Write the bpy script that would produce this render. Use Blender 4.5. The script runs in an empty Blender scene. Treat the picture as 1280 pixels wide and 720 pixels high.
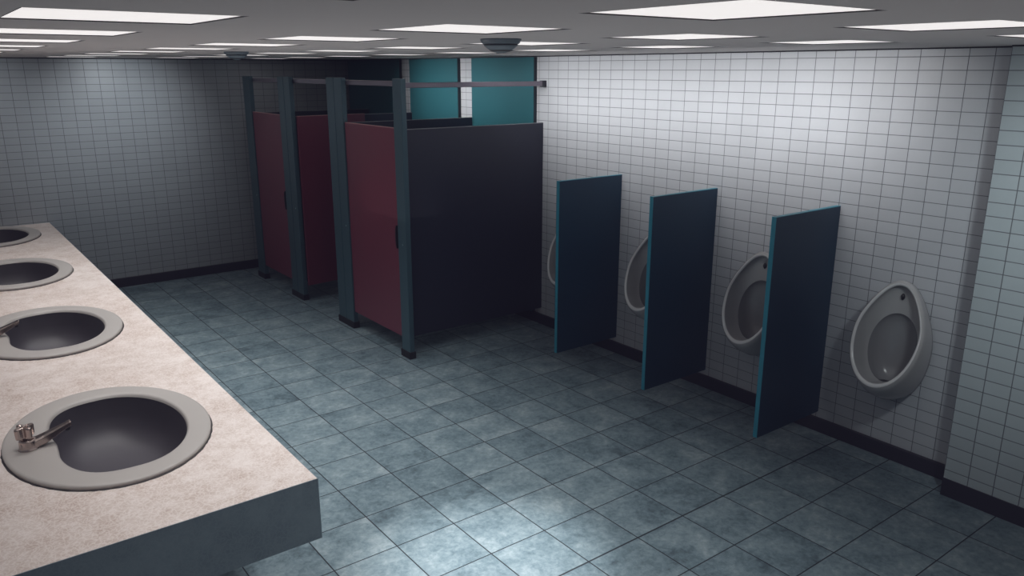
import bpy, bmesh, math, random
from mathutils import Vector, Matrix
random.seed(4)
PI = math.pi
scene = bpy.context.scene
col = scene.collection

# ------------------------------------------------------------------ helpers
def mesh_obj(name, bm, mat, parent=None, smooth=False, bevel=0.0, loc=None):
    bmesh.ops.recalc_face_normals(bm, faces=bm.faces)
    me = bpy.data.meshes.new(name)
    bm.to_mesh(me); bm.free()
    if smooth:
        for p in me.polygons: p.use_smooth = True
    o = bpy.data.objects.new(name, me)
    col.objects.link(o)
    me.materials.append(mat)
    if bevel:
        b = o.modifiers.new('bevel', 'BEVEL'); b.width = bevel; b.segments = 2
        b.limit_method = 'ANGLE'; b.angle_limit = math.radians(40)
    if parent is not None: o.parent = parent
    if loc is not None: o.location = loc
    return o

def empty(name, loc):
    o = bpy.data.objects.new(name, None)
    o.empty_display_size = 0.05
    col.objects.link(o); o.location = loc
    return o

def tag(o, label, cat, group=None, kind=None):
    o['label'] = label; o['category'] = cat
    if group: o['group'] = group
    if kind: o['kind'] = kind
    return o

def struct(name, bm, mat, **k):
    o = mesh_obj(name, bm, mat, **k); o['kind'] = 'structure'; return o

def box(bm, x0, x1, y0, y1, z0, z1):
    v = [bm.verts.new((x, y, z)) for x in (x0, x1) for y in (y0, y1) for z in (z0, z1)]
    for f in ((0,1,3,2),(4,6,7,5),(0,4,5,1),(2,3,7,6),(0,2,6,4),(1,5,7,3)):
        bm.faces.new([v[i] for i in f])
    return bm

def boxes(*bs):
    bm = bmesh.new()
    for b in bs: box(bm, *b)
    return bm

def loft(bm, rings, cap0=False, cap1=False, closed=True):
    R = [[bm.verts.new(p) for p in r] for r in rings]
    n = len(R[0])
    for a, b in zip(R, R[1:]):
        for i in range(n if closed else n - 1):
            j = (i + 1) % n
            bm.faces.new((a[i], a[j], b[j], b[i]))
    if cap0: bm.faces.new(R[0][::-1])
    if cap1: bm.faces.new(R[-1])
    return bm

def lathe(bm, prof, n=40, center=(0,0,0), cap0=False, cap1=False):
    cx, cy, cz = center
    return loft(bm, [[(cx + r*math.cos(2*PI*i/n), cy + r*math.sin(2*PI*i/n), cz + z) for i in range(n)] for r, z in prof], cap0, cap1)

def dup(root, loc, label=None, group=None):
    r = root.copy(); col.objects.link(r); r.location = loc
    if label: r['label'] = label
    if group: r['group'] = group
    for ch in list(root.children):
        c = ch.copy(); col.objects.link(c); c.parent = r
        for g in list(ch.children):
            d = g.copy(); col.objects.link(d); d.parent = c
    return r

# ------------------------------------------------------------------ materials
class N:
    def __init__(s, name):
        s.m = bpy.data.materials.new(name); s.m.use_nodes = True
        s.t = s.m.node_tree; s.b = s.t.nodes['Principled BSDF']
    def new(s, kind, **k):
        n = s.t.nodes.new(kind)
        for a, v in k.items(): setattr(n, a, v)
        return n
    def put(s, sock, v):
        if isinstance(v, bpy.types.NodeSocket): s.t.links.new(v, sock)
        elif v is not None: sock.default_value = v
    def math(s, op, a, b=None, c=None):
        n = s.new('ShaderNodeMath', operation=op)
        for i, v in enumerate((a, b, c)):
            if v is not None: s.put(n.inputs[i], v)
        return n.outputs[0]
    def mix(s, f, a, b, blend='MIX'):
        n = s.new('ShaderNodeMix', data_type='RGBA', blend_type=blend)
        s.put(n.inputs[0], f); s.put(n.inputs[6], a); s.put(n.inputs[7], b)
        return n.outputs[2]
    def ramp(s, f, stops):
        n = s.new('ShaderNodeValToRGB'); s.put(n.inputs[0], f)
        e = n.color_ramp.elements
        while len(e) < len(stops): e.new(0.5)
        for i, (p, c) in enumerate(stops):
            e[i].position = p; e[i].color = c if len(c) == 4 else (*c, 1)
        return n.outputs[0]
    def noise(s, vec, scale, detail=4, rough=0.55, distort=0.0):
        n = s.new('ShaderNodeTexNoise'); s.put(n.inputs['Vector'], vec)
        n.inputs['Scale'].default_value = scale; n.inputs['Detail'].default_value = detail
        n.inputs['Roughness'].default_value = rough; n.inputs['Distortion'].default_value = distort
        return n.outputs[0]
    def pos(s):
        g = s.new('ShaderNodeNewGeometry'); x = s.new('ShaderNodeSeparateXYZ')
        s.t.links.new(g.outputs['Position'], x.inputs[0])
        return g.outputs['Position'], x.outputs
    def bump(s, h, strength, dist=0.002):
        n = s.new('ShaderNodeBump'); s.put(n.inputs['Height'], h)
        n.inputs['Strength'].default_value = strength; n.inputs['Distance'].default_value = dist
        s.t.links.new(n.outputs[0], s.b.inputs['Normal'])
    def edge(s, c, off, size, half):
        """0 on the tile, 1 inside the joint line (metres)"""
        u = s.math('DIVIDE', s.math('SUBTRACT', c, off), size)
        fr = s.math('FRACT', u)
        d = s.math('MULTIPLY', s.math('MINIMUM', fr, s.math('SUBTRACT', 1.0, fr)), size)
        n = s.new('ShaderNodeMapRange', interpolation_type='SMOOTHSTEP')
        s.put(n.inputs[0], d)
        n.inputs[1].default_value = half * 0.6; n.inputs[2].default_value = half * 1.5
        n.inputs[3].default_value = 1.0; n.inputs[4].default_value = 0.0
        return n.outputs[0], s.math('FLOOR', u)
    def cell_rand(s, a, b):
        cv = s.new('ShaderNodeCombineXYZ'); s.put(cv.inputs[0], a); s.put(cv.inputs[1], b)
        w = s.new('ShaderNodeTexWhiteNoise', noise_dimensions='3D'); s.t.links.new(cv.outputs[0], w.inputs[0])
        return w.outputs[0]

def rgba(c): return (c[0], c[1], c[2], 1.0)

def plain(name, c, rough=0.5, metal=0.0, spec=0.5, var=0.15, scale=6.0, bump=0.0):
    n = N(name); P, _ = n.pos()
    nz = n.noise(P, scale, 5)
    f = n.math('MULTIPLY', n.math('SUBTRACT', nz, 0.5), 2.0 * var)
    colr = n.mix(n.math('ADD', 0.5, f), rgba([x * (1 - var) for x in c]), rgba([x * (1 + var) for x in c]))
    n.put(n.b.inputs['Base Color'], colr)
    n.b.inputs['Roughness'].default_value = rough; n.b.inputs['Metallic'].default_value = metal
    n.b.inputs['Specular IOR Level'].default_value = spec
    if bump: n.bump(nz, bump)
    return n.m

def wall_tile(name, axis, off, tile, grout, half=0.0019):
    n = N(name); P, X = n.pos()
    e1, c1 = n.edge(X[axis], off, 0.1330 if axis == 1 else 0.1372, half)
    e2, c2 = n.edge(X[2], 2.3965, 0.0745, half)
    e = n.math('MAXIMUM', e1, n.math('MULTIPLY', e2, 0.92))
    r = n.cell_rand(c1, c2)
    nz = n.noise(P, 3.2, 6, 0.6)
    fine = n.noise(P, 38.0, 3, 0.6)
    v = n.math('ADD', n.math('ADD', n.math('MULTIPLY', r, 0.10), n.math('MULTIPLY', nz, 0.30)), n.math('MULTIPLY', fine, 0.10))
    t = n.mix(v, rgba([x * 0.80 for x in tile]), rgba([x * 1.25 for x in tile]))
    n.put(n.b.inputs['Base Color'], n.mix(e, t, rgba(grout)))
    n.put(n.b.inputs['Roughness'], n.math('ADD', 0.38, n.math('MULTIPLY', e, 0.4)))
    n.b.inputs['Specular IOR Level'].default_value = 0.35
    n.bump(n.math('SUBTRACT', 1.0, e), 0.25, 0.002)
    return n.m

def floor_tile():
    n = N('floor_slate_tiles'); P, X = n.pos()
    T = 0.35302
    e1, c1 = n.edge(X[0], 1.7153, T, 0.0031)
    e2, c2 = n.edge(X[1], 2.5513, T, 0.0031)
    # one heavier expansion joint
    d = n.math('ABSOLUTE', n.math('SUBTRACT', X[1], 2.5513))
    mr = n.new('ShaderNodeMapRange'); n.put(mr.inputs[0], d)
    mr.inputs[1].default_value = 0.003; mr.inputs[2].default_value = 0.0065; mr.inputs[3].default_value = 1; mr.inputs[4].default_value = 0
    e = n.math('MAXIMUM', n.math('MAXIMUM', e1, e2), mr.outputs[0])
    r = n.cell_rand(c1, c2)
    # shift the mottling from tile to tile
    cv = n.new('ShaderNodeCombineXYZ'); n.put(cv.inputs[2], n.math('MULTIPLY', r, 9.0))
    va = n.new('ShaderNodeVectorMath', operation='ADD'); n.t.links.new(P, va.inputs[0]); n.t.links.new(cv.outputs[0], va.inputs[1])
    big = n.noise(va.outputs[0], 5.0, 6, 0.62, 0.3)
    fine = n.noise(va.outputs[0], 30.0, 6, 0.68, 0.4)
    v = n.math('ADD', n.math('MULTIPLY', big, 0.55), n.math('MULTIPLY', fine, 0.45))
    v = n.math('ADD', v, n.math('MULTIPLY', n.math('SUBTRACT', r, 0.5), 0.08))
    t = n.ramp(v, [(0.34, (0.050, 0.078, 0.096)), (0.45, (0.112, 0.162, 0.188)), (0.55, (0.170, 0.228, 0.254)), (0.68, (0.290, 0.345, 0.368))])
    n.put(n.b.inputs['Base Color'], n.mix(e, t, rgba((0.008, 0.011, 0.016))))
    rg = n.math('SUBTRACT', 0.50, n.math('MULTIPLY', n.math('SUBTRACT', v, 0.5), 0.35))
    n.put(n.b.inputs['Roughness'], n.math('ADD', rg, n.math('MULTIPLY', e, 0.3)))
    n.b.inputs['Specular IOR Level'].default_value = 0.45
    n.bump(n.math('SUBTRACT', n.math('MULTIPLY', fine, 0.25), e), 0.25, 0.002)
    return n.m

def counter_stone(name, lo, hi, vein):
    n = N(name); P, X = n.pos()
    warp = n.noise(P, 14.0, 4, 0.6)
    big = n.noise(P, 2.6, 4, 0.6)
    vo = n.new('ShaderNodeTexVoronoi', feature='DISTANCE_TO_EDGE'); vo.inputs['Scale'].default_value = 52.0
    va = n.new('ShaderNodeVectorMath', operation='ADD'); n.t.links.new(P, va.inputs[0])
    nn = n.new('ShaderNodeTexNoise'); n.t.links.new(P, nn.inputs['Vector']); nn.inputs['Scale'].default_value = 25.0
    vs = n.new('ShaderNodeVectorMath', operation='SCALE'); n.t.links.new(nn.outputs['Color'], vs.inputs[0]); vs.inputs['Scale'].default_value = 0.06
    n.t.links.new(vs.outputs[0], va.inputs[1]); n.t.links.new(va.outputs[0], vo.inputs['Vector'])
    crack = n.ramp(vo.outputs['Distance'], [(0.0, (1, 1, 1)), (0.15, (0, 0, 0))])
    f = n.math('ADD', n.math('MULTIPLY', warp, 0.55), n.math('MULTIPLY', big, 0.45))
    base = n.ramp(f, [(0.36, lo), (0.62, hi)])
    amt = n.math('MULTIPLY', crack, n.math('MULTIPLY', n.math('SUBTRACT', 1.30, f), 0.55))
    n.put(n.b.inputs['Base Color'], n.mix(amt, base, rgba(vein)))
    n.b.inputs['Roughness'].default_value = 0.55
    n.b.inputs['Specular IOR Level'].default_value = 0.3
    return n.m

def glow(name, c, s):
    n = N(name); P, _ = n.pos()
    nz = n.noise(P, 30.0, 2)
    n.put(n.b.inputs['Emission Color'], n.mix(nz, rgba([x * 0.97 for x in c]), rgba(c)))
    n.b.inputs['Emission Strength'].default_value = s
    n.b.inputs['Base Color'].default_value = (0.6, 0.6, 0.6, 1)
    n.b.inputs['Roughness'].default_value = 0.6
    return n.m

GROUT = (0.115, 0.120, 0.130)
M = dict(
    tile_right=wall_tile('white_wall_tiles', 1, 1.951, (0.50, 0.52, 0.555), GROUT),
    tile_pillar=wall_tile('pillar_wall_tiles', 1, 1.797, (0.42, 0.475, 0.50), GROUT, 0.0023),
    tile_back=wall_tile('shaded_wall_tiles', 0, 0.957, (0.34, 0.365, 0.39), (0.085, 0.09, 0.098)),  # white tiles darkened in colour to stand for shade on the back wall
    floor=floor_tile(),
    ceiling=plain('ceiling_paint', (0.56, 0.53, 0.525), 0.8, spec=0.15, var=0.05, scale=2.0),
    skirting=plain('dark_skirting', (0.022, 0.020, 0.030), 0.5, var=0.25),
    trimdark=plain('shadow_gap_black', (0.010, 0.010, 0.014), 0.8),
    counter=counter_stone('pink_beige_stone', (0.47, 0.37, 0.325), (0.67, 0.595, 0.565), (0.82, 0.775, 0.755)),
    apron=counter_stone('shaded_counter_stone', (0.15, 0.195, 0.23), (0.20, 0.255, 0.29), (0.23, 0.28, 0.31)),  # same stone as the top, shade of the sides put into the colour
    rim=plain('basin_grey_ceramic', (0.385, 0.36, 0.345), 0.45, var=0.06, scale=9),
    bowl=plain('basin_bowl_shaded_grey', (0.055, 0.050, 0.061), 0.5, var=0.08, scale=5),  # rim ceramic darkened, the bowl's deep shade is in the colour
    nickel=plain('brushed_nickel', (0.46, 0.385, 0.36), 0.22, metal=1.0, var=0.1, scale=40),
    drain=plain('drain_dark', (0.02, 0.02, 0.022), 0.4),
    caulk=plain('caulk_dark', (0.05, 0.045, 0.045), 0.8, var=0.4, scale=60),
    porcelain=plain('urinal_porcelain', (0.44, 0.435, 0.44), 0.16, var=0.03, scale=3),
    urinal_bowl=plain('urinal_bowl_shaded_glaze', (0.33, 0.33, 0.335), 0.30, var=0.05, scale=4),  # porcelain darkened, shade inside the urinal is in the colour
    urinal_basin=plain('urinal_basin_shaded_glaze', (0.20, 0.202, 0.21), 0.25, var=0.08, scale=4),  # darker glaze paints the occlusion shade deep in the urinal
    urinal_rim=plain('urinal_rim_lit_glaze', (0.66, 0.66, 0.67), 0.14, var=0.03, scale=4),  # porcelain brightened, rim highlight is in the colour
    divider=plain('teal_laminate', (0.008, 0.044, 0.084), 0.42, var=0.10),
    divider_lit_edge=plain('teal_lit_edge', (0.020, 0.250, 0.350), 0.38, var=0.12, scale=20),  # divider teal lightened, light on the edges is painted in
    stall=plain('navy_laminate', (0.022, 0.025, 0.043), 0.45, var=0.10),
    stall_edge=plain('navy_edge_band', (0.22, 0.22, 0.24), 0.5, var=0.3, scale=30),
    door=plain('red_laminate', (0.170, 0.030, 0.052), 0.40, var=0.10),
    door_edge=plain('red_edge_band', (0.40, 0.20, 0.20), 0.5, var=0.3, scale=30),
    post=plain('blue_grey_metal', (0.055, 0.108, 0.132), 0.40, metal=0.2, var=0.12),
    shoe=plain('black_rubber', (0.008, 0.008, 0.010), 0.6),
    rail=plain('grey_rail_metal', (0.22, 0.19, 0.23), 0.35, metal=0.5, var=0.12),
    black=plain('black_plastic', (0.010, 0.010, 0.012), 0.45),
    screw=plain('steel_screw', (0.5, 0.6, 0.62), 0.3, metal=1.0),
    teal=plain('teal_wall_board', (0.020, 0.108, 0.130), 0.38, var=0.12, scale=2.5),
    teal_shaded_side=plain('teal_board_shaded_side', (0.012, 0.020, 0.028), 0.6),  # board side painted dark for the shadow on it
    dome=plain('blue_grey_plastic', (0.12, 0.16, 0.19), 0.35, var=0.1, scale=30),
    light_frame=plain('light_frame_dark', (0.020, 0.018, 0.018), 0.7),
    diffuser=glow('light_diffuser', (1.0, 0.955, 0.935), 0.76),
)

# ------------------------------------------------------------------ room shell
WX, WY, CZ = 4.715, 9.68, 2.52          # right wall, back wall, ceiling
LX, FY = -0.30, -2.60                   # left wall, wall behind the viewer
PX, PY = 4.52, 1.797                    # pillar face and its far corner
struct('floor', boxes((LX - .15, WX + .15, FY - .15, WY + .15, -.12, 0)), M['floor'])
LXS = [0.228, 1.233, 2.233, 3.238]      # ceiling light recesses: near corner, side length
LYS = [0.925 + 0.998*k for k in range(9)]
S = 0.462
bm = boxes((LX - .15, WX + .15, FY - .15, WY + .15, CZ + .0045, CZ + .1))
gx = sorted([LX - .15, WX + .15] + [v for x in LXS for v in (x, x + S)])
gy = sorted([FY - .15, WY + .15] + [v for y in LYS for v in (y, y + S)])
gv = [[bm.verts.new((x, y, CZ)) for y in gy] for x in gx]
for i in range(len(gx) - 1):
    for j in range(len(gy) - 1):
        if i % 2 and j % 2: continue
        bm.faces.new((gv[i][j], gv[i][j+1], gv[i+1][j+1], gv[i+1][j]))
struct('ceiling', bm, M['ceiling'])
struct('wall_right', boxes((WX, WX + .15, FY, WY, 0, CZ)), M['tile_right'])
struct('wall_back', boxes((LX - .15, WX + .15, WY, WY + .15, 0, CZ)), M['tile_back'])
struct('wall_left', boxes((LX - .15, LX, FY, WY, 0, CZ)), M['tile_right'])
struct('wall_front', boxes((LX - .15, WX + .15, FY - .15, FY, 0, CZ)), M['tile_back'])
struct('wall_pillar', boxes((PX, WX, -0.2, PY, 0, CZ)), M['tile_pillar'])
struct('baseboard_right', boxes((WX - .03, WX, PY, WY, 0, .095)), M['skirting'], bevel=.003)
struct('baseboard_back', boxes((LX, WX - .03, WY - .03, WY, 0, .105)), M['skirting'], bevel=.003)
struct('baseboard_pillar', boxes((PX - .008, PX, -0.2, PY, 0, .108)), M['skirting'])
struct('trim_1', boxes((WX - .006, WX, PY, WY, CZ - .008, CZ)), M['trimdark'])
struct('trim_2', boxes((LX, WX - .006, WY - .006, WY, CZ - .010, CZ)), M['trimdark'])
struct('trim_3', boxes((PX - .006, PX, -0.2, PY, CZ - .008, CZ)), M['trimdark'])

# ------------------------------------------------------------------ ceiling lights
lt = empty('ceiling_light', (0, 0, CZ))
tag(lt, '', 'ceiling light', 'square flush ceiling lights')
h, w, d = S/2, .003, .0030
mesh_obj('frame', boxes((-h, h, -h, -h+w, 0, d), (-h, h, h-w, h, 0, d), (-h, -h+w, -h+w, h-w, 0, d), (h-w, h, -h+w, h-w, 0, d)), M['light_frame'], lt)
mesh_obj('diffuser', boxes((-h, h, -h, h, d, d + .001)), M['diffuser'], lt)
rown = ['first', 'second', 'third', 'fourth', 'fifth', 'sixth', 'seventh', 'eighth', 'ninth']
coln = ['line above basins', 'line above counter edge', 'line above open floor', 'line nearest urinals']
first = True
LAMP = []
for ci, x in enumerate(LXS):
    for ri in range(9):
        loc = (x + S/2, LYS[ri] + S/2, CZ)
        lab = 'square white ceiling light, %s from front in %s' % (rown[ri], coln[ci])
        if first:
            lt.location = loc; lt['label'] = lab; first = False
        else: dup(lt, loc, lab)
        LAMP.append((ci, ri, loc))

# ------------------------------------------------------------------ ceiling domes
dm = empty('ceiling_dome', (1.99, 2.70, CZ))
tag(dm, 'blue-grey dome fixture on the ceiling above the front stall, larger in view', 'ceiling fixture', 'dome fixtures on the ceiling')
bm = bmesh.new(); lathe(bm, [(.082, 0), (.084, -.004), (.076, -.018), (.070, -.0205)], cap0=True, cap1=True)
mesh_obj('base', bm, M['dome'], dm, smooth=False)
bm = bmesh.new(); lathe(bm, [(.069, -.0205), (.069, -.0245)], cap0=True, cap1=True)
mesh_obj('gap_ring', bm, M['black'], dm)
bm = bmesh.new()
RC = (.070**2 + .031**2)/(2*.031); TA = math.asin(.070/RC)
lathe(bm, [(RC*math.sin(TA*k/12), -.0245 - .031 + RC*(1 - math.cos(TA*k/12))) for k in range(12, 0, -1)], cap0=True, cap1=True)
ds = mesh_obj('dome', bm, M['dome'], dm, smooth=True)
bm = bmesh.new()
t0, t1 = .62, .80
lathe(bm, [(RC*math.sin(TA*k) + .0004, -.0250 - .031 + RC*(1 - math.cos(TA*k))) for k in (.62, .56, .50, .45)])
mesh_obj('dark_band', bm, M['black'], ds, smooth=True)
dup(dm, (1.93, 5.70, CZ), 'blue-grey dome fixture on the ceiling near the far wall, left of the stalls')

# ------------------------------------------------------------------ counter
CT, CB, CXR, CY0 = 0.819, 0.549, 1.108, 2.75
CL = LX + .001
SY = [3.70, 5.50, 7.30, 9.10]
SX = 0.531
ct = empty('vanity_counter', (.4, CY0, CB))
tag(ct, 'long pinkish beige stone counter slab with four round basins along the left side', 'counter')
def offs(o): # keep world coordinates under an empty placed at the base
    o.location = -Vector(o.parent.location); return o
bm = bmesh.new()
ed = []
def ringedges(pts):
    vs = [bm.verts.new(p) for p in pts]
    for i in range(len(vs)): ed.append(bm.edges.new((vs[i], vs[(i+1) % len(vs)])))
ringedges([(CL, CY0 + .003, CT), (CXR - .003, CY0 + .003, CT), (CXR - .003, WY - .001, CT), (CL, WY - .001, CT)])
for sy in SY:
    ringedges([(SX + .375*math.cos(2*PI*k/64), sy + .515*math.sin(2*PI*k/64), CT) for k in range(64)])
bmesh.ops.triangle_fill(bm, edges=ed, use_beauty=True, use_dissolve=False)
g = bmesh.ops.extrude_face_region(bm, geom=list(bm.faces))
for v in [v for v in g['geom'] if isinstance(v, bmesh.types.BMVert)]: v.co.z -= .010
offs(mesh_obj('countertop', bm, M['counter'], ct))
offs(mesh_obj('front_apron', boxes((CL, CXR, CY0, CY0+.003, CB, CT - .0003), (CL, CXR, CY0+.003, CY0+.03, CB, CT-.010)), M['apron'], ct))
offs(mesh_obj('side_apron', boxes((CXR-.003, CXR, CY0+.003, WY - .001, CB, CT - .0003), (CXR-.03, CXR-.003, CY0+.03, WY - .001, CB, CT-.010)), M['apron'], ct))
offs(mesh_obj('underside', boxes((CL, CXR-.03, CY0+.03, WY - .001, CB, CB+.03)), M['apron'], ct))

# ------------------------------------------------------------------ basins
def ell(rx, ry, z, n=72, cx=0, cy=0):
    return [(cx + rx*math.cos(2*PI*i/n), cy + ry*math.sin(2*PI*i/n), z) for i in range(n)]
def dee(k, z, n=72):
    # bowl mouth: round on the room side, flatter on the tap side
    pts = []
    for i in range(n):
        a = 2*PI*i/n; c, s = math.cos(a), math.sin(a)
        if c >= 0: x, y = .276*c, .438*s
        else:
            p = .68
            x = -.272*abs(c)**p; y = .438*math.copysign(abs(s)**p, s)
            x += .016*math.exp(-((y + .02)/.09)**2)          # tap deck bulging into the mouth
        pts.append((.040 + x*k + (1-k)*.02, y*k, z))
    return pts
bs = empty('wash_basin', (SX, SY[0], CT))
bm = bmesh.new()
loft(bm, [ell(.405, .548, .0), ell(.413, .556, .003), ell(.414, .557, .014), ell(.409, .552, .019), ell(.400, .543, .0205),
          dee(1.03, .0205), dee(1.0, .019), dee(.985, .012), dee(.975, .004)])
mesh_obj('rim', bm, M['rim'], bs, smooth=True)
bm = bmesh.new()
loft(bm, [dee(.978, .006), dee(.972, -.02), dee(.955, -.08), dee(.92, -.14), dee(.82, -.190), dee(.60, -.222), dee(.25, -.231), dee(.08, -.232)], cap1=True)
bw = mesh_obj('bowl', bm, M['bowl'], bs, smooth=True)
bm = bmesh.new(); lathe(bm, [(.030, -.2305), (.030, -.228), (.022, -.228), (.018, -.230)], center=(.055, 0, 0), cap0=True, cap1=True)
mesh_obj('drain', bm, M['drain'], bw)
# caulk bead, uneven
bm = bmesh.new(); rr = []
for k, z in ((0, .0005), (1, .004), (2, .0005)):
    ring = []
    for i in range(144):
        a = 2*PI*i/144; j = random.uniform(-.0022, .0022)
        e = (.403, .413, .419)[k] + (j if k else 0)
        ring.append((e*math.cos(a), (e + .143)*math.sin(a), z + (j*.5 if k == 1 else 0)))
    rr.append(ring)
loft(bm, rr)
mesh_obj('caulk_bead', bm, M['caulk'], bs)
tag(bs, 'oval grey wash basin set in the counter, nearest of four', 'wash basin', 'oval basins in the counter')
for i, lab in ((1, 'oval grey wash basin set in the counter, second from the front'),
               (2, 'oval grey wash basin set in the counter, third from the front'),
               (3, 'oval grey wash basin at the far end of the counter by the back wall')):
    dup(bs, (SX, SY[i], CT), lab)

# ------------------------------------------------------------------ taps
fx = -.315
fa = empty('faucet', (SX + fx, SY[0], CT + .0205))
def prism(bm, prof, hw_list):
    # prof: (x, ztop, zbot), one section per entry, half width hw
    rings = []
    for (x, zt, zb), hw in zip(prof, hw_list):
        r = min(hw, (zt - zb)/2)*.35
        rings.append([(x, -hw+r, zt), (x, hw-r, zt), (x, hw, zt-r), (x, hw, zb+r), (x, hw-r, zb), (x, -hw+r, zb), (x, -hw, zb+r), (x, -hw, zt-r)])
    loft(bm, rings, True, True)
bm = bmesh.new()
lathe(bm, [(.040, 0), (.040, .004), (.036, .010), (.034, .040), (.030, .046)], n=28, cap0=True, cap1=True)
mesh_obj('body', bm, M['nickel'], fa, smooth=False, bevel=.002)
bm = bmesh.new()
prism(bm, [(-.030, .034, .001), (.025, .041, .001), (.060, .051, .009), (.100, .064, .028), (.140, .077, .050), (.163, .085, .061), (.169, .085, .064)],
      [.026, .027, .023, .019, .016, .016, .014])
sp = mesh_obj('spout', bm, M['nickel'], fa, bevel=.0015)
bm = bmesh.new(); lathe(bm, [(.011, 0), (.011, -.016), (.008, -.016)], n=20, center=(.153, 0, .062), cap0=True, cap1=True)
mesh_obj('nozzle', bm, M['drain'], sp)
# cross knob
bm = bmesh.new()
def crossring(s, z, n=48):
    out = []
    for i in range(n):
        a = 2*PI*i/n + .5
        r = s*(.030 + .011*math.cos(4*(a - .5)))
        out.append((-.006 + r*math.cos(a), r*math.sin(a), z))
    return out
loft(bm, [crossring(.55, .044), crossring(.6, .052), crossring(.95, .056), crossring(1.0, .062), crossring(1.04, .098), crossring(1.0, .104), crossring(.7, .106), crossring(.45, .100)], True, True)
kn = mesh_obj('knob', bm, M['nickel'], fa, smooth=False, bevel=.001)
bm = bmesh.new(); lathe(bm, [(.010, .099), (.010, .107), (.007, .109)], n=20, center=(-.006, 0, 0), cap0=True, cap1=True)
mesh_obj('knob_cap', bm, M['nickel'], kn)
tag(fa, 'short nickel faucet with cross knob on the nearest basin', 'faucet', 'nickel faucets on the basins')
dup(fa, (SX + fx, SY[1], CT + .0205), 'nickel faucet on the second basin, cut by the left edge of the photo')
dup(fa, (SX + fx, SY[2], CT + .0205), 'nickel faucet on the third basin from the front')
dup(fa, (SX + fx, SY[3], CT + .0205), 'nickel faucet on the far end basin')

# ------------------------------------------------------------------ urinals (local: wall at x=0, room towards -x)
def egg(xb, xt, zb, zt, W, k=.03, point=.16, n=64):
    out = []
    for i in range(n):
        a = 2*PI*i/n
        s = (1 - math.cos(a))/2
        t = max(0.0, min(1.0, (s - .5)/.5)); t = t*t*(3 - 2*t)
        w = W*math.sin(a)*(1 - k*(s - .5)*2)*(1 - point*t)
        out.append((xb + (xt - xb)*s, w, zb + (zt - zb)*s))
    return out
ur = empty('urinal', (WX, 2.245, 0))
bm = bmesh.new()
loft(bm, [egg(0, 0, .405, 1.160, .198), egg(-.045, -.012, .410, 1.166, .204), egg(-.14, -.030, .432, 1.172, .211), egg(-.225, -.045, .475, 1.175, .2145),
          egg(-.280, -.056, .520, 1.176, .2150), egg(-.298, -.066, .541, 1.172, .211), egg(-.304, -.073, .555, 1.163, .203)], cap0=True)
mesh_obj('body', bm, M['porcelain'], ur, smooth=True)
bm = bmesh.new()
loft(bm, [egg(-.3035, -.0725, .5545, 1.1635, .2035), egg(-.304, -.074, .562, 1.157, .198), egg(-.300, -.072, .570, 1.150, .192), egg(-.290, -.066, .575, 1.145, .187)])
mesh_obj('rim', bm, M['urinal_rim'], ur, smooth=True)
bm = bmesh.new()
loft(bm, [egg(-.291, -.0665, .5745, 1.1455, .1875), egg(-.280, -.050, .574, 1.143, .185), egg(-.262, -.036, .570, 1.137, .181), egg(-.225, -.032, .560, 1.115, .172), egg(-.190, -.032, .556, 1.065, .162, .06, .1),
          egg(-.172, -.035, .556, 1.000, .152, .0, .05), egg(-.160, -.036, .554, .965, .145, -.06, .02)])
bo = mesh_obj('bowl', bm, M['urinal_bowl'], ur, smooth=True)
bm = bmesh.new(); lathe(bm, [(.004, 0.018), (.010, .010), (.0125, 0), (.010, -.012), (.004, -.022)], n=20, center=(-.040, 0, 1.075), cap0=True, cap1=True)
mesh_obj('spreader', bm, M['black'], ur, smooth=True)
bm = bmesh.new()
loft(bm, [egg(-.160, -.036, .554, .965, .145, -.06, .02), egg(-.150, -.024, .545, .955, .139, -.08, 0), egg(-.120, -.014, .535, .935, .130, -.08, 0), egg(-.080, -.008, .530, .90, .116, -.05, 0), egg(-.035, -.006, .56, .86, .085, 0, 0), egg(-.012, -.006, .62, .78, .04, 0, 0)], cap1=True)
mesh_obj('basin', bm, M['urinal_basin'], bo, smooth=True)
bm = bmesh.new(); lathe(bm, [(.035, 0), (.034, .004), (.02, .006)], n=24, center=(-.130, 0, .542), cap0=True, cap1=True)
mesh_obj('drain', bm, M['drain'], bo, smooth=True)
tag(ur, 'white egg-shaped urinal on the tiled wall, fully visible beside the pillar', 'urinal', 'urinals on the right wall')
for y, lab in ((3.23, 'white urinal half hidden behind the nearest teal divider'),
               (4.21, 'white urinal showing only a thin strip behind the middle teal divider'),
               (5.19, 'white urinal just peeking out behind the farthest teal divider, beside the stall')):
    dup(ur, (WX, y, 0), lab)

# ------------------------------------------------------------------ urinal dividers
DX0, DZ0, DZ1, DT = 4.03, .135, 1.56, .030
dv = empty('urinal_divider', (WX, 2.735, 0))
r = DX0 - WX
mesh_obj('panel', boxes((r + .004, 0, 0, DT, DZ0, DZ1 - .004)), M['divider'], dv)
mesh_obj('front_edge', boxes((r, r + .004, 0, DT, DZ0, DZ1)), M['divider_lit_edge'], dv)  # edge strips carry the painted light
mesh_obj('top_edge', boxes((r + .004, 0, 0, DT, DZ1 - .004, DZ1)), M['divider_lit_edge'], dv)
tag(dv, 'dark teal divider panel nearest the viewer, left of the fully visible urinal', 'urinal divider', 'teal divider panels between urinals')
dup(dv, (WX, 3.715, 0), 'dark teal divider panel, middle one of the three between urinals')
dup(dv, (WX, 4.705, 0), 'dark teal divider panel, farthest of three, closest to the stalls')

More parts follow.
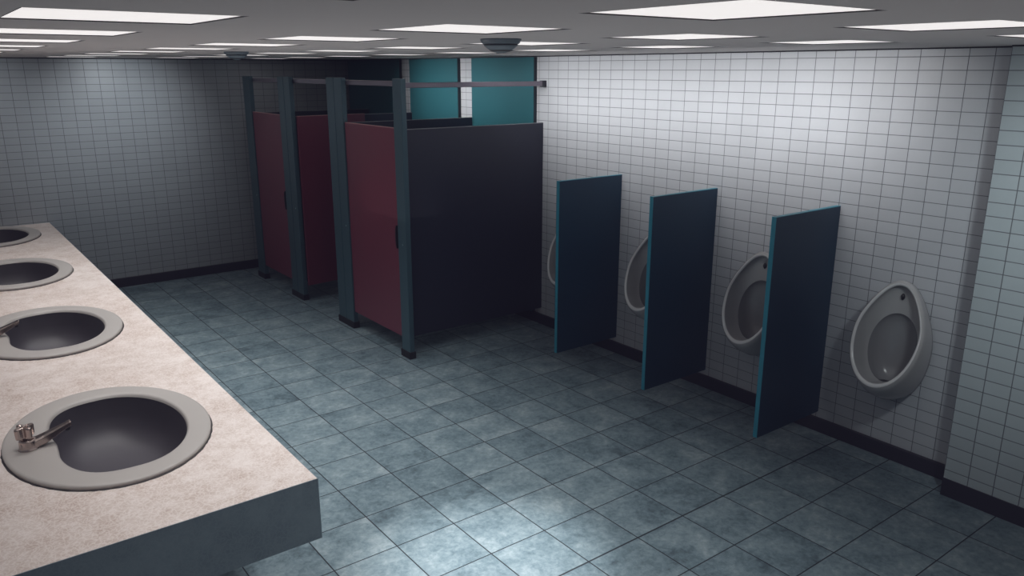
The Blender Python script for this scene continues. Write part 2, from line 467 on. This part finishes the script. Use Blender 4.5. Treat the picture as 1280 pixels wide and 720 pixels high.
# ------------------------------------------------------------------ toilet stalls
FX = 3.18
def post(y0, y1, groove, label):
    e = empty('stall_post', (FX, y0, 0))
    wd = y1 - y0
    if groove:
        m = wd/2
        b = boxes((-.010, .034, 0, m - .004, .02, 2.332), (-.010, .034, m + .004, wd, .02, 2.332), (-.003, .030, m - .004, m + .004, .02, 2.330))
    else:
        b = boxes((-.010, .034, 0, wd, .02, 2.332))
    mesh_obj('pilaster', b, M['post'], e, bevel=.002)
    mesh_obj('shoe', boxes((-.020, .044, -.008, wd + .008, 0, .062)), M['shoe'], e, bevel=.004)
    bm = bmesh.new(); lathe(bm, [(.007, 0), (.006, .003), (.003, .004)], n=16, cap0=True, cap1=True)
    bmesh.ops.rotate(bm, verts=bm.verts, cent=(0, 0, 0), matrix=Matrix.Rotation(-PI/2, 3, 'Y'))
    mesh_obj('screw', bm, M['screw'], e, loc=(-.0095, .06, .995))
    tag(e, label, 'stall post', 'blue-grey stall posts')
    return e
post(5.625, 5.762, False, 'blue-grey metal stall post at the near corner beside the large navy panel')
post(6.69, 7.01, True, 'wide grooved blue-grey stall post left of the near red door')
post(7.885, 8.195, True, 'blue-grey stall post between the open middle doorway and far red door')
post(9.03, 9.24, False, 'dark stall post at the far left end near the back wall')

def partition(y, label):
    e = empty('stall_partition', (FX + .034, y, 0))
    L = WX - FX - .034
    mesh_obj('panel', boxes((0, L, 0, .028, .155, 1.926)), M['stall'], e)
    mesh_obj('top_edge', boxes((0, L, 0, .028, 1.926, 1.931)), M['stall_edge'], e)
    tag(e, label, 'stall partition', 'navy stall partitions')
partition(5.745, 'large dark navy partition panel forming the near side of the stalls')
partition(6.84, 'navy partition behind the near stall, only its top edge showing')
partition(8.06, 'navy partition between the middle and far stalls, mostly hidden')
partition(9.12, 'dark partition closing the far end of the stalls by the back wall')

def stall_door(w, label, handle_at, loc, rz):
    # local: hinge at origin, door runs along +y, front faces -x
    e = empty('stall_door', loc); e.rotation_euler = (0, 0, rz)
    p = mesh_obj('panel', boxes((0, .026, 0, w, .168, 1.940)), M['door'], e)
    mesh_obj('top_edge', boxes((0, .026, 0, w, 1.940, 1.945)), M['door_edge'], p)
    bm = bmesh.new()
    n = 20
    for x0 in (0,):
        prof = [(math.cos(PI*k/n - PI/2)*.020, math.sin(PI*k/n - PI/2)*.098) for k in range(n + 1)]
        sgn = 1 if handle_at == 'low' else -1
        rings = [[(xx, sgn*a*sc, b*sc) for a, b in prof] for xx, sc in ((0, 1.0), (-.016, 1.0), (-.020, .85))]
        loft(bm, rings, True, True)
    mesh_obj('handle', bm, M['black'], e, loc=(-.0002, .010 if handle_at == 'low' else w - .010, 1.045))
    tag(e, label, 'stall door', 'red stall doors')
    return e
stall_door(.912, 'red stall door, nearest and closed, beside the large navy panel', 'low', (FX + .002, 5.770, 0), 0)
stall_door(.822, 'dark red door of the far stall, closed, by the back wall', 'low', (FX + .002, 8.202, 0), 0)
stall_door(.80, 'dark red middle stall door, swung open into the stall', 'high', (FX + .038, 7.875, 0), -math.radians(84))

rl = empty('head_rail', (FX, 5.745, 2.27))
mesh_obj('bar', boxes((.035, .065, .005, 9.20 - 5.745, 0, .042)), M['rail'], rl, bevel=.004)
tag(rl, 'grey metal head rail running along the top of the stall fronts', 'rail', 'stall head rails')
rl = empty('head_rail', (FX, 5.735, 2.258))
mesh_obj('bar', boxes((.035, WX - FX - .006, -.025, .005, 0, .042)), M['rail'], rl, bevel=.004)
mesh_obj('bracket', boxes((WX - FX - .045, WX - FX, -.032, .012, -.006, .048)), M['skirting'], rl, bevel=.003)
tag(rl, 'grey metal head rail from the near stall post to the right wall', 'rail', 'stall head rails')

# teal boards on the wall behind the stalls
def board(y0, y1, label):
    e = empty('wall_board', (WX, y0, 0))
    mesh_obj('face', boxes((-.040, -.034, 0, y1 - y0, .10, CZ - .010)), M['teal'], e)
    mesh_obj('shaded_side', boxes((-.034, 0, 0, y1 - y0, .10, CZ - .010)), M['teal_shaded_side'], e)  # board thickness, coloured as if in shadow
    tag(e, label, 'wall board', 'teal wall boards above the stalls')
board(5.842, 6.845, 'teal board on the wall above the near stall, widest in view')
board(7.105, 8.085, 'teal board on the wall above the middle stall')
board(8.325, 9.64, 'shadowed teal board on the wall above the far stall')

# ------------------------------------------------------------------ lights
def area(loc, target, size, power, colr=(1, .95, .92), spread=180):
    l = bpy.data.lights.new('lamp', 'AREA'); l.shape = 'SQUARE'; l.size = size
    l.energy = power; l.color = colr; l.spread = math.radians(spread)
    o = bpy.data.objects.new('lamp', l); col.objects.link(o); o.location = loc
    d = Vector(target) - Vector(loc)
    o.rotation_euler = d.to_track_quat('-Z', 'Y').to_euler()
    return o
def fill_spot(loc, target, angle, power, colr=(.95, .97, 1), blend=1.0, radius=.12):
    l = bpy.data.lights.new('fill_spot', 'SPOT'); l.energy = power; l.color = colr
    l.spot_size = math.radians(angle); l.spot_blend = blend; l.shadow_soft_size = radius
    o = bpy.data.objects.new('fill_spot', l); col.objects.link(o); o.location = loc
    d = Vector(target) - Vector(loc)
    o.rotation_euler = d.to_track_quat('-Z', 'Y').to_euler()
    return o
POW = [[1.5, 1.7, 2.0, 2.2, 2.3, 2.3, 2.1, 1.3, .5],
       [2.6, 3.3, 4.0, 4.2, 4.2, 4.0, 3.2, 1.8, .3],
       [1.5, 2.1, 2.4, 2.4, 2.2, 1.6, .5, .12, .05],
       [.05, .1, .15, .2, .2, .1, .05, .02, .02]]
SPR = [84, 84, 74, 60]
for ci, ri, loc in LAMP:
    area((loc[0], loc[1], CZ - .012), (loc[0], loc[1], 0), .42, POW[ci][ri], (.97, .98, .98) if ci else (1, .97, .95), SPR[ci])
# unseen added lamps to brighten the right wall, pillar and back wall
for y, ln, pw in ((4.15, 3.5, 13.5), (7.05, 1.7, 5.5)):
    l = area((3.75, y, 2.46), (WX, y, 2.06), 1.0, pw*.9, (1, .99, .985), 80)
    l.rotation_euler = Matrix(((0, -.384, -.923), (1, 0, 0), (0, -.923, .384))).to_euler()
    l.data.shape = 'RECTANGLE'; l.data.size = ln; l.data.size_y = .10
fill_spot((3.25, .85, 2.46), (PX, 1.28, 1.72), 76, 80, (.90, .98, 1))
for x, pw in ((.65, 20), (1.95, 46)):
    fill_spot((x, 8.45, 2.46), (x, WY, 1.80), 88, pw, (.90, .96, 1))
fill_spot((2.10, 2.50, 2.48), (2.02, 2.84, 0), 34, 480, (1, .98, .98))  # added unseen spot making the bright pool on the floor
# added unseen lamp throwing soft light up onto the ceiling
l = area((2.0, 3.2, 1.2), (2.0, 3.2, 3), 1.0, 12, (1, .955, .94), 150)
l.data.shape = 'RECTANGLE'; l.data.size = 3.2; l.data.size_y = 6.4

w = bpy.data.worlds.new('world'); scene.world = w; w.use_nodes = True
w.node_tree.nodes['Background'].inputs[0].default_value = (.02, .02, .03, 1)

# ------------------------------------------------------------------ camera
f, pitch, yaw = 990.03, 0.26898, 0.64861
cam = bpy.data.cameras.new('camera'); cam.sensor_width = 36; cam.lens = f/1280*36; cam.clip_start = .02
co = bpy.data.objects.new('camera', cam); col.objects.link(co)
co.location = (0, 0, 2.4)
F = Vector((math.sin(yaw)*math.cos(pitch), math.cos(yaw)*math.cos(pitch), -math.sin(pitch)))
co.rotation_euler = F.to_track_quat('-Z', 'Y').to_euler()
scene.camera = co
scene.view_settings.view_transform = 'Standard'
scene.view_settings.exposure = 0.0
scene.view_settings.use_curve_mapping = True
scene.view_settings.curve_mapping.black_level = (-.0048, -.0044, -.0085)
scene.view_settings.curve_mapping.update()
scene.cycles.use_denoising = True
